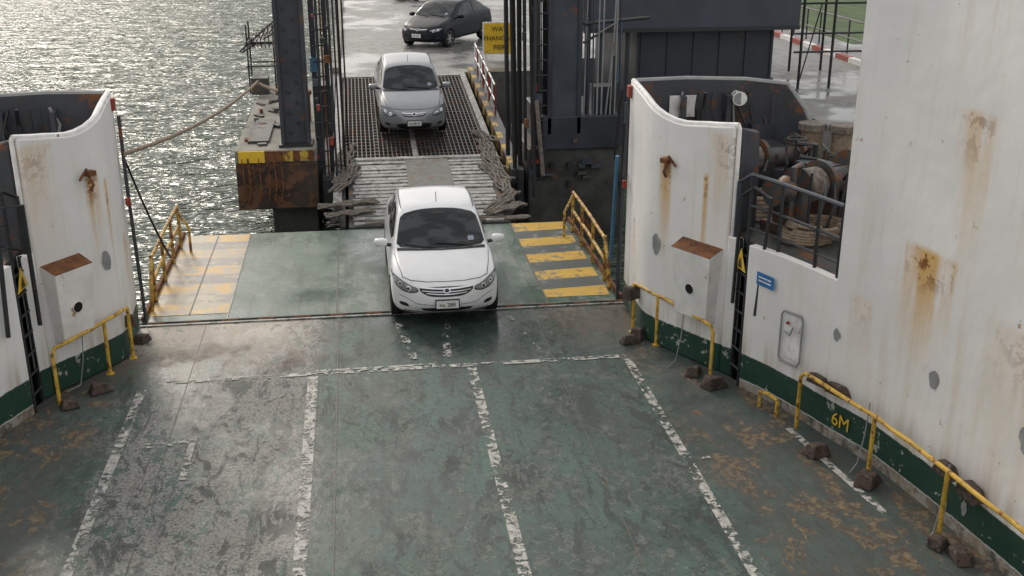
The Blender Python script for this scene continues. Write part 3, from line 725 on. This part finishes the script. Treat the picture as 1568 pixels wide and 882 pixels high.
for k in range(14):
    x=random.uniform(5.3,6.9); y=random.uniform(13.2,15.8); h=random.uniform(.4,1.0); b.tube([(x,y,2.0),(x,y,2.0+h),(x+random.uniform(-.3,.3),y+.1,2.0+h)],random.choice([.02,.03,.045]),M['black' if k%3 else 'gear'],8)
b.done('valve_stand',bevel=.01)

# ------------------------------------------------------------------ cars
def carpaint(name,c,metal=0,rough=.22,coat=.6,spec=.5):
    n=N(name,c,rough,metal,spec); n.b.inputs['Coat Weight'].default_value=coat; n.b.inputs['Coat Roughness'].default_value=.05
    d=n.noise(5,4,.6,vec=n.obj()); n.color(n.mix(n.step(d,.3,.8),c,tuple(x*.93 for x in c))); return n.m
def glassm():
    n=N('car_glass',(.02,.024,.026),.03,0,.3)
    o=n.obj()
    n.color(n.mix(n.step(n.noise(2.5,2,.5,vec=o,stretch=(1,2,1)),.45,.6),(.012,.015,.017),(.045,.05,.052))); return n.m
GL=glassm()
LAMP=N('headlamp_glass',(.20,.21,.22),.12,.3,.7).m
LAMPD=N('headlamp_reflector',(.75,.76,.78),.1,.9).m
TAIL=N('tail_lamp_red',(.35,.01,.01),.15).m
CHR=N('chrome_trim',(.6,.6,.62),.15,1).m
BLK=N('black_plastic',(.012,.012,.013),.45).m
SEAM=N('panel_gap',(.02,.02,.02),.8).m
RIM=N('alloy_rim',(.45,.46,.47),.3,.8).m
TYRE=M['rubber']
PLATE=N('plate_white',(.75,.75,.73),.4).m
STK=N('windscreen_sticker',(.25,.30,.35),.5).m
def chaikin(p,it=2):
    for _ in range(it):
        q=[]
        for i in range(len(p)):
            a=p[i];b=p[(i+1)%len(p)]
            q+= [(a[0]*.8+b[0]*.2,a[1]*.8+b[1]*.2),(a[0]*.2+b[0]*.8,a[1]*.2+b[1]*.8)]
        p=q
    return p
def make_car(name,body,loc,rotz,pitch,sc,st):
    root=empty(name)
    ST=[(.12,.675,.58,.665,.72,.63,.775),
        (.34,.785,.64,.772,.775,.72,.83),
        (.68,.892,.68,.872,.79,.825,.845),
        (.97,.957,.71,.937,.795,.885,.8475),
        (1.08,1.00,.715,.967,.795,.90,.8475),
        (1.42,1.235,.685,1.19,.795,.925,.8475),
        (1.78,1.445,.635,1.40,.795,.945,.8475),
        (2.00,1.488,.63,1.442,.795,.95,.8475),
        (2.55,1.512,.63,1.468,.795,.965,.8475),
        (3.20,1.475,.61,1.428,.785,.985,.8475),
        (3.66,1.27,.61,1.22,.775,1.0,.845),
        (3.98,1.10,.64,1.075,.76,1.02,.835),
        (4.28,1.06,.60,1.04,.70,.98,.79)]
    dh=st.get('hood',0)
    ST=[(a,b+(dh if 0<i<4 else 0),c,d+(dh if 0<i<4 else 0),e,f,g) for i,(a,b,c,d,e,f,g) in enumerate(ST)]
    def row(i):
        y,zc,x2,z2,x3,z3,w=ST[i]
        sw=[0]*9
        if i==0: sw=[0,.02,.09,.18,.22,.19,.17,.04,.03]
        if i==1: sw=[0,0,.02,.07,.09,.07,.03,0,0]
        if i==len(ST)-1: sw=[0,-.01,-.05,-.1,-.1,-.08,-.08,0,0]
        z4=.64 if i!=0 else .50; z5=.36; z6=.21
        return [(0,y+sw[0],zc),(x2*.6,y+sw[1],zc-(zc-z2)*.22),(x2,y+sw[2],z2),(x3,y+sw[3],z3),(w,y+sw[4],z4),(w*.99,y+sw[5],z5),(w*.94,y+sw[6],z6),(.35,y+sw[7],.19),(0,y+sw[8],.19)]
    rows=[row(i) for i in range(len(ST))]
    V={};vs=[];fs=[]
    def vid(p):
        k=tuple(round(c,4) for c in p)
        if k not in V: V[k]=len(vs); vs.append(k)
        return V[k]
    def quad(ps,sg):
        ids=[vid((p[0]*sg,p[1],p[2])) for p in ps]
        if len(set(ids))==4: fs.append(ids)
    for sg in (1,-1):
        for i in range(len(rows)-1):
            for j in range(8): quad([rows[i][j],rows[i][j+1],rows[i+1][j+1],rows[i+1][j]],sg)
        for end in (0,-1):
            R=rows[end]
            yb={3:(.045,.06),4:(.0,.025),5:(-.015,.01)} if end==0 else {3:(4.40,4.39),4:(4.42,4.40),5:(4.42,4.40)}
            zl={3:.61,4:.49,5:.33} if end==0 else {3:.93,4:.63,5:.36}
            grid=[[R[0],R[1],R[2]]]
            for L in (3,4,5): grid.append([(0,yb[L][0],zl[L]),(R[1][0]*1.15,yb[L][1],zl[L]),R[L]])
            grid.append([R[8],R[7],R[6]])
            for a in range(4):
                for c in range(2): quad([grid[a][c],grid[a][c+1],grid[a+1][c+1],grid[a+1][c]],sg)
    me=bpy.data.meshes.new('body'); me.from_pydata(vs,[],fs); 
    bm=bmesh.new(); bm.from_mesh(me); bmesh.ops.remove_doubles(bm,verts=bm.verts,dist=.0005); bmesh.ops.recalc_face_normals(bm,faces=bm.faces)
    bm.to_mesh(me); bm.free(); me.materials.append(body)
    cr=me.attributes.new('crease_edge','FLOAT','EDGE')
    keyset={}
    for i in range(len(rows)):
        for sg in (1,-1):
            for j in (1,2,3): keyset[tuple(round(c,3) for c in (rows[i][j][0]*sg,rows[i][j][1],rows[i][j][2]))]=(i,j,sg)
    for e in me.edges:
        a,c=[keyset.get(tuple(round(q,3) for q in me.vertices[v].co)) for v in e.vertices]
        if a and c and a[1]==c[1] and a[2]==c[2] and abs(a[0]-c[0])==1:
            if a[1]==1: cr.data[e.index].value=.35 if max(a[0],c[0])<=3 else 0
            else: cr.data[e.index].value=.5 if a[1]==3 else .45
    o=bpy.data.objects.new('body',me); S.collection.objects.link(o); o.parent=root
    sm=o.modifiers.new('s','SUBSURF'); sm.levels=3; sm.render_levels=3
    dg=bpy.context.evaluated_depsgraph_get(); dg.update()
    ev=o.evaluated_get(dg); m2=bpy.data.meshes.new_from_object(ev); o.modifiers.clear(); o.data=m2
    bvh=BVHTree.FromPolygons([v.co.copy() for v in m2.vertices],[list(p.vertices) for p in m2.polygons])
    cutm=MB()
    for wy in (.80,3.36):
        for sx in (-1,1): cutm.tube([(sx*.52,wy,.30),(sx*1.2,wy,.30)],.345,BLK,32)
    cut=cutm.done('cut'); bo=o.modifiers.new('b','BOOLEAN'); bo.object=cut; bo.operation='DIFFERENCE'; bo.solver='EXACT'
    try: bo.material_mode='TRANSFER'
    except Exception: pass
    dg=bpy.context.evaluated_depsgraph_get(); dg.update(); m3=bpy.data.meshes.new_from_object(o.evaluated_get(dg)); o.modifiers.clear(); o.data=m3
    bpy.data.objects.remove(cut)
    for p in m3.polygons: p.use_smooth=True
    m3.set_sharp_from_angle(angle=math.radians(35))
    def patch(poly,axis,m,off=.006,h=.03,both=False,smooth=1,nm='panel'):
        for sg in ((1,-1) if both else (1,)):
            P=chaikin(poly,smooth) if smooth else poly
            bm=bmesh.new(); vv=[bm.verts.new((a,c,0)) for a,c in P]; bm.faces.new(vv)
            xs=[a for a,c in P]; ys=[c for a,c in P]
            for k,(lo,hi) in enumerate(((min(xs),max(xs)),(min(ys),max(ys)))):
                t=lo+h
                while t<hi:
                    co=(t,0,0) if k==0 else (0,t,0); no=(1,0,0) if k==0 else (0,1,0)
                    bmesh.ops.bisect_plane(bm,geom=bm.verts[:]+bm.edges[:]+bm.faces[:],plane_co=co,plane_no=no); t+=h
            bad=[]
            for v in bm.verts:
                a,c=v.co.x,v.co.y
                if axis=='front': og,d=Vector((a*sg,-3,c)),Vector((0,1,0))
                elif axis=='rear': og,d=Vector((a*sg,9,c)),Vector((0,-1,0))
                elif axis=='top': og,d=Vector((a*sg,c,4)),Vector((0,0,-1))
                else: og,d=Vector((3*sg,a,c)),Vector((-sg,0,0))
                hit,nrm,_,_=bvh.ray_cast(og,d)
                if hit is None: bad.append(v)
                else:
                    if nrm.dot(d)>0: nrm=-nrm
                    v.co=hit+nrm*off
            bmesh.ops.delete(bm,geom=bad,context='VERTS'); bmesh.ops.recalc_face_normals(bm,faces=bm.faces)
            for f in bm.faces: f.smooth=True
            q=bpy.data.meshes.new(nm); bm.to_mesh(q); bm.free(); q.materials.append(m)
            ob=bpy.data.objects.new(nm,q); S.collection.objects.link(ob); ob.parent=root
    def strip(pts,w,axis,m,off=.004,both=True,nm='seam'):
        L=[];R=[]
        for i,p in enumerate(pts):
            a=Vector(pts[max(i-1,0)]);c=Vector(pts[min(i+1,len(pts)-1)]);d=(c-a).normalized();n=Vector((-d.y,d.x))*w/2
            L.append((p[0]+n.x,p[1]+n.y));R.append((p[0]-n.x,p[1]-n.y))
        patch(L+R[::-1],axis,m,off,.05,both,0,nm)
    patch([(0,1.01),(.38,1.035),(.71,1.12),(.665,1.42),(.605,1.71),(.32,1.775),(0,1.79),(-.32,1.775),(-.605,1.71),(-.665,1.42),(-.71,1.12),(-.38,1.035)],'top',GL,.006,.05,False,1,'windscreen')
    patch([(.44,1.16),(.54,1.17),(.53,1.25),(.44,1.24)],'top',STK,.009,.05,False,0,'tax_sticker')
    patch([(-.10,1.66),(.10,1.66),(.09,1.71),(-.09,1.71)],'top',BLK,.009,.05,False,0,'rear_view_mirror')
    patch([(1.36,1.00),(1.98,1.355),(2.60,1.395),(2.60,1.01)],'side',GL,.006,.05,True,1,'front_door_window')
    patch([(2.70,1.015),(2.70,1.395),(3.18,1.36),(3.56,1.05)],'side',GL,.006,.05,True,1,'rear_door_window')
    patch([(0,3.32),(.5,3.36),(.58,3.82),(0,3.88),(-.58,3.82),(-.5,3.36)],'top',GL,.006,.05,False,1,'rear_window')
    strip([(.65,.36),(.71,.68),(.745,1.02)],.008,'top',SEAM); strip([(0,.19),(.3,.205),(.53,.27),(.65,.36)],.010,'top',SEAM)
    for yy in (1.25,2.65,3.5): strip([(yy,.96),(yy-.02,.7),(yy,.32)],.008,'side',SEAM)
    strip([(1.0,.30),(3.1,.30)],.01,'side',SEAM)
    strip([(.595,1.85),(.605,2.5),(.585,3.1)],.012,'top',SEAM)
    patch([(-.70,1.03),(-.36,.985),(0,.965),(.36,.985),(.70,1.03),(.70,1.10),(.36,1.03),(0,1.005),(-.36,1.03),(-.70,1.10)],'top',BLK,.004,.05,False,0,'cowl')
    for yy in (2.45,3.35): patch([(yy,.86),(yy+.17,.86),(yy+.17,.885),(yy,.885)],'side',body,.02,.04,True,0,'door_handle')
    patch(st['lamp'],'front',BLK,.004,.03,True,1,'headlamp_bezel')
    c=[sum(p[k] for p in st['lamp'])/len(st['lamp']) for k in (0,1)]
    patch([(c[0]+(a-c[0])*.92,c[1]+(d-c[1])*.84) for a,d in st['lamp']],'front',LAMP,.008,.03,True,1,'headlamp')
    for dx,rr in ((-.06,.036),(.06,.030)):
        patch([(c[0]+dx+rr*math.cos(t*.5236),c[1]-.012+dx*.4+rr*math.sin(t*.5236)) for t in range(12)],'front',LAMPD,.012,.02,True,0,'lamp_bowl')
        patch([(c[0]+dx+rr*.55*math.cos(t*.5236),c[1]-.012+dx*.4+rr*.55*math.sin(t*.5236)) for t in range(12)],'front',BLK if st['dark'] else LAMP,.015,.02,True,0,'lamp_lens')
    patch(st['grille'],'front',BLK,.005,.03,False,1,'grille')
    for (zz,xw,hh) in st['bars']: patch([(-xw,zz+.012),(-xw*.5,zz),(0,zz-.006),(xw*.5,zz),(xw,zz+.012),(xw,zz+hh+.012),(xw*.5,zz+hh),(0,zz+hh-.006),(-xw*.5,zz+hh),(-xw,zz+hh+.012)],'front',CHR,.014,.04,False,0,'grille_bar')
    patch([(.055*math.cos(t*.5236),st['badge']+.036*math.sin(t*.5236)) for t in range(12)],'front',CHR,.022,.02,False,0,'badge')
    patch([(.038*math.cos(t*.5236),st['badge']+.023*math.sin(t*.5236)) for t in range(12)],'front',BLK,.025,.02,False,0,'badge_centre')
    patch(st['intake'],'front',BLK,.005,.03,False,1,'lower_intake')
    if st.get('crease'): strip([(-.72,.50),(-.60,.47),(-.45,.40),(0,.385),(.45,.40),(.60,.47),(.72,.50)],.007,'front',SEAM,both=False)
    patch([(.56,.33),(.70,.34),(.72,.40),(.60,.39)],'front',BLK,.005,.03,True,1,'fog_lamp_recess')
    strip([(-.66,.255),(0,.245),(.66,.255)],.014,'front',SEAM,both=False)
    patch([(.52,.70),(.70,.68),(.72,.82),(.50,.84)],'rear',TAIL,.006,.04,True,1,'tail_lamp')
    b=MB(); pz=st['plate']; b.box((-.17,-.045,pz-.06),(.17,-.036,pz+.06),PLATE); b.box((-.185,-.035,pz-.072),(.185,-.002,pz+.072),BLK); b.done('number_plate',root)
    text(st['no'],.09,BLK,(0,-.048,pz-.005),(math.radians(90),0,0),root,'plate_number')
    for sg in (1,-1):
        bm=bmesh.new(); bmesh.ops.create_uvsphere(bm,u_segments=20,v_segments=12,radius=1)
        for v in bm.verts:
            x,y,z=v.co; f=lambda t,p:math.copysign(abs(t)**p,t)
            v.co=Vector((f(x,.75)*.115*sg,f(y,.8)*.075+.02*abs(x),f(z,.75)*.07))
        for f in bm.faces: f.smooth=True
        q=bpy.data.meshes.new('mirror'); bm.to_mesh(q); bm.free(); q.materials.append(body)
        ob=bpy.data.objects.new('door_mirror',q); ob.location=(sg*.95,1.38,1.0); S.collection.objects.link(ob); ob.parent=root
        b=MB(); b.tube([(sg*.77,1.40,.94),(sg*.88,1.38,.97)],.03,BLK,8); b.done('mirror_arm',root)
    b=MB()
    def surf(x,y,o=.02):
        h,nn,_,_=bvh.ray_cast(Vector((x,y,4)),Vector((0,0,-1))); return h+nn*o if nn.z>0 else h-nn*o
    b.tube([surf(.50,1.06),surf(.2,1.09),surf(-.08,1.12)],.008,BLK,6); b.tube([surf(-.10,1.03),surf(-.35,1.07),surf(-.58,1.14)],.008,BLK,6); b.done('wipers',root)
    b=MB(); b.tube([(0,2.0,1.46),(0,2.10,1.62)],.006,BLK,6); b.done('antenna',root)
    for wy in (.80,3.36):
        for sg in (1,-1):
            w=empty('wheel',(sg*.745,wy,.30)); w.parent=root
            b=MB(); 
            prof=[(-.095,.20),(-.10,.26),(-.085,.295),(-.04,.305),(.04,.305),(.085,.295),(.10,.26),(.095,.20)]
            vs2=[];fs2=[];n=32
            for k in range(n):
                t=2*math.pi*k/n
                for (a,rr) in prof: vs2.append((a,rr*math.cos(t),rr*math.sin(t)))
            m=len(prof)
            for k in range(n):
                for j in range(m-1):
                    fs2.append((k*m+j,k*m+j+1,((k+1)%n)*m+j+1,((k+1)%n)*m+j))
            b.add(vs2,fs2,TYRE); b.done('tyre',w,smooth=True)
            b=MB(); b.tube([(-.08,0,0),(sg*.03,0,0)],.20,BLK,24); b.tube([(sg*.06,0,0),(sg*.085,0,0)],.05,RIM,12)
            for k in range(6):
                t=k*math.pi/3; d=Vector((0,math.cos(t),math.sin(t))); e=Vector((0,-math.sin(t),math.cos(t)))*.022; a=Vector((sg*.085,0,0))
                b.add([a+e*1.2,a-e*1.2,a+d*.195-e-Vector((sg*.01,0,0)),a+d*.195+e-Vector((sg*.01,0,0))],[(0,1,2,3)],RIM)
            b.tube([(sg*.05,0,0),(sg*.09,0,0)],.205,RIM,28,cap=False)
            b.done('rim',w,smooth=True)
    root.location=loc; root.scale=sc; root.rotation_euler=(pitch,0,rotz)
    return root
white=carpaint('white_car_paint',(.74,.75,.76),rough=.3,coat=.4); silver=carpaint('silver_car_paint',(.27,.285,.30),.3,.32,.4); blackp=carpaint('black_car_paint',(.006,.009,.016),0,.3,.0,.22)
stA=dict(lamp=[(.42,.585),(.54,.553),(.67,.567),(.76,.63),(.81,.73),(.815,.775),(.69,.725),(.54,.66),(.44,.638)],dark=True,crease=True,
  grille=[(-.42,.648),(0,.655),(.42,.648),(.395,.585),(.26,.525),(0,.515),(-.26,.525),(-.395,.585)],bars=[(.622,.40,.018),(.585,.37,.011),(.552,.31,.011)],badge=.60,
  intake=[(-.42,.345),(.42,.345),(.34,.275),(-.34,.275)],plate=.415,no='nu 280')
stB=dict(lamp=[(.42,.60),(.56,.55),(.70,.57),(.78,.66),(.80,.76),(.68,.745),(.50,.68)],dark=False,hood=.01,
  grille=[(-.30,.645),(.30,.645),(.24,.57),(-.24,.57)],bars=[(.63,.29,.018),(.60,.25,.01)],badge=.62,
  intake=[(-.46,.42),(.46,.42),(.38,.27),(-.38,.27)],plate=.43,no='nu 813')
stC=dict(lamp=[(.38,.61),(.52,.56),(.68,.57),(.78,.66),(.76,.70),(.5,.66)],dark=False,
  grille=[(-.34,.645),(.34,.645),(.30,.58),(-.30,.58)],bars=[(.62,.33,.022)],badge=.62,
  intake=[(-.5,.42),(.5,.42),(.42,.28),(-.42,.28)],plate=.44,no='kd 472')
make_car('white_sedan_car',white,(1.20,15.80,.0),0,0,(1,1,1),stA)
make_car('silver_sedan_car',silver,(1.33,26.9,lz(26.9)+.03),math.radians(1),math.atan(1.06/12.25),(.98,1,1),stB)
make_car('black_sedan_car',blackp,(2.1,39.0,1.1),math.radians(-33),0,(1.03,1.03,1.0),stC)
make_car('white_sedan_car',white,(2.0,56.3,1.1),math.radians(-60),0,(1,1,1),stB)

# ------------------------------------------------------------------ light, sky, camera
w=bpy.data.worlds.new('World'); S.world=w; w.use_nodes=True; nt=w.node_tree
sky=nt.nodes.new('ShaderNodeTexSky'); sky.sky_type='NISHITA'; sky.sun_disc=False
EL=math.radians(31); AZ=math.radians(-19)
sky.sun_elevation=EL; sky.sun_rotation=AZ%(2*math.pi); sky.air_density=1.0; sky.dust_density=3.5; sky.ozone_density=1.0
hs=nt.nodes.new('ShaderNodeHueSaturation'); hs.inputs['Saturation'].default_value=.5
nt.links.new(sky.outputs[0],hs.inputs['Color'])
tc=nt.nodes.new('ShaderNodeTexCoord'); mp=nt.nodes.new('ShaderNodeMapping'); mp.inputs['Scale'].default_value=(1,1,2.5)
nz=nt.nodes.new('ShaderNodeTexNoise'); nz.inputs['Scale'].default_value=2.2; nz.inputs['Detail'].default_value=4
nt.links.new(tc.outputs['Generated'],mp.inputs[0]); nt.links.new(mp.outputs[0],nz.inputs['Vector'])
mr=nt.nodes.new('ShaderNodeMapRange'); mr.inputs[1].default_value=.3; mr.inputs[2].default_value=.65; mr.inputs[3].default_value=.4; mr.inputs[4].default_value=.92
nt.links.new(nz.outputs[0],mr.inputs[0])
mx_=nt.nodes.new('ShaderNodeMix'); mx_.data_type='RGBA'; nt.links.new(mr.outputs[0],mx_.inputs[0]); nt.links.new(hs.outputs[0],mx_.inputs[6]); mx_.inputs[7].default_value=(7.8,7.65,7.55,1)
bg=nt.nodes['Background']; nt.links.new(mx_.outputs[2],bg.inputs[0]); bg.inputs[1].default_value=.145
sv=Vector((math.cos(EL)*math.sin(AZ),math.cos(EL)*math.cos(AZ),math.sin(EL)))
l=bpy.data.lights.new('sun','SUN'); l.energy=1.35; l.angle=math.radians(12); l.color=(1,.91,.78)
lo=bpy.data.objects.new('sun',l); lo.rotation_euler=(-sv).to_track_quat('-Z','Y').to_euler(); lo.location=(0,0,30); S.collection.objects.link(lo)
c=bpy.data.cameras.new('camera'); c.lens=36*1700/1568; c.sensor_width=36; c.clip_end=6000; c.clip_start=.1
co=bpy.data.objects.new('camera',c); co.location=(0,0,6.4); co.rotation_euler=(math.radians(90-19.92),0,math.radians(-7.9)); S.collection.objects.link(co); S.camera=co
S.view_settings.view_transform='Standard'; S.view_settings.look='None'; S.view_settings.exposure=0
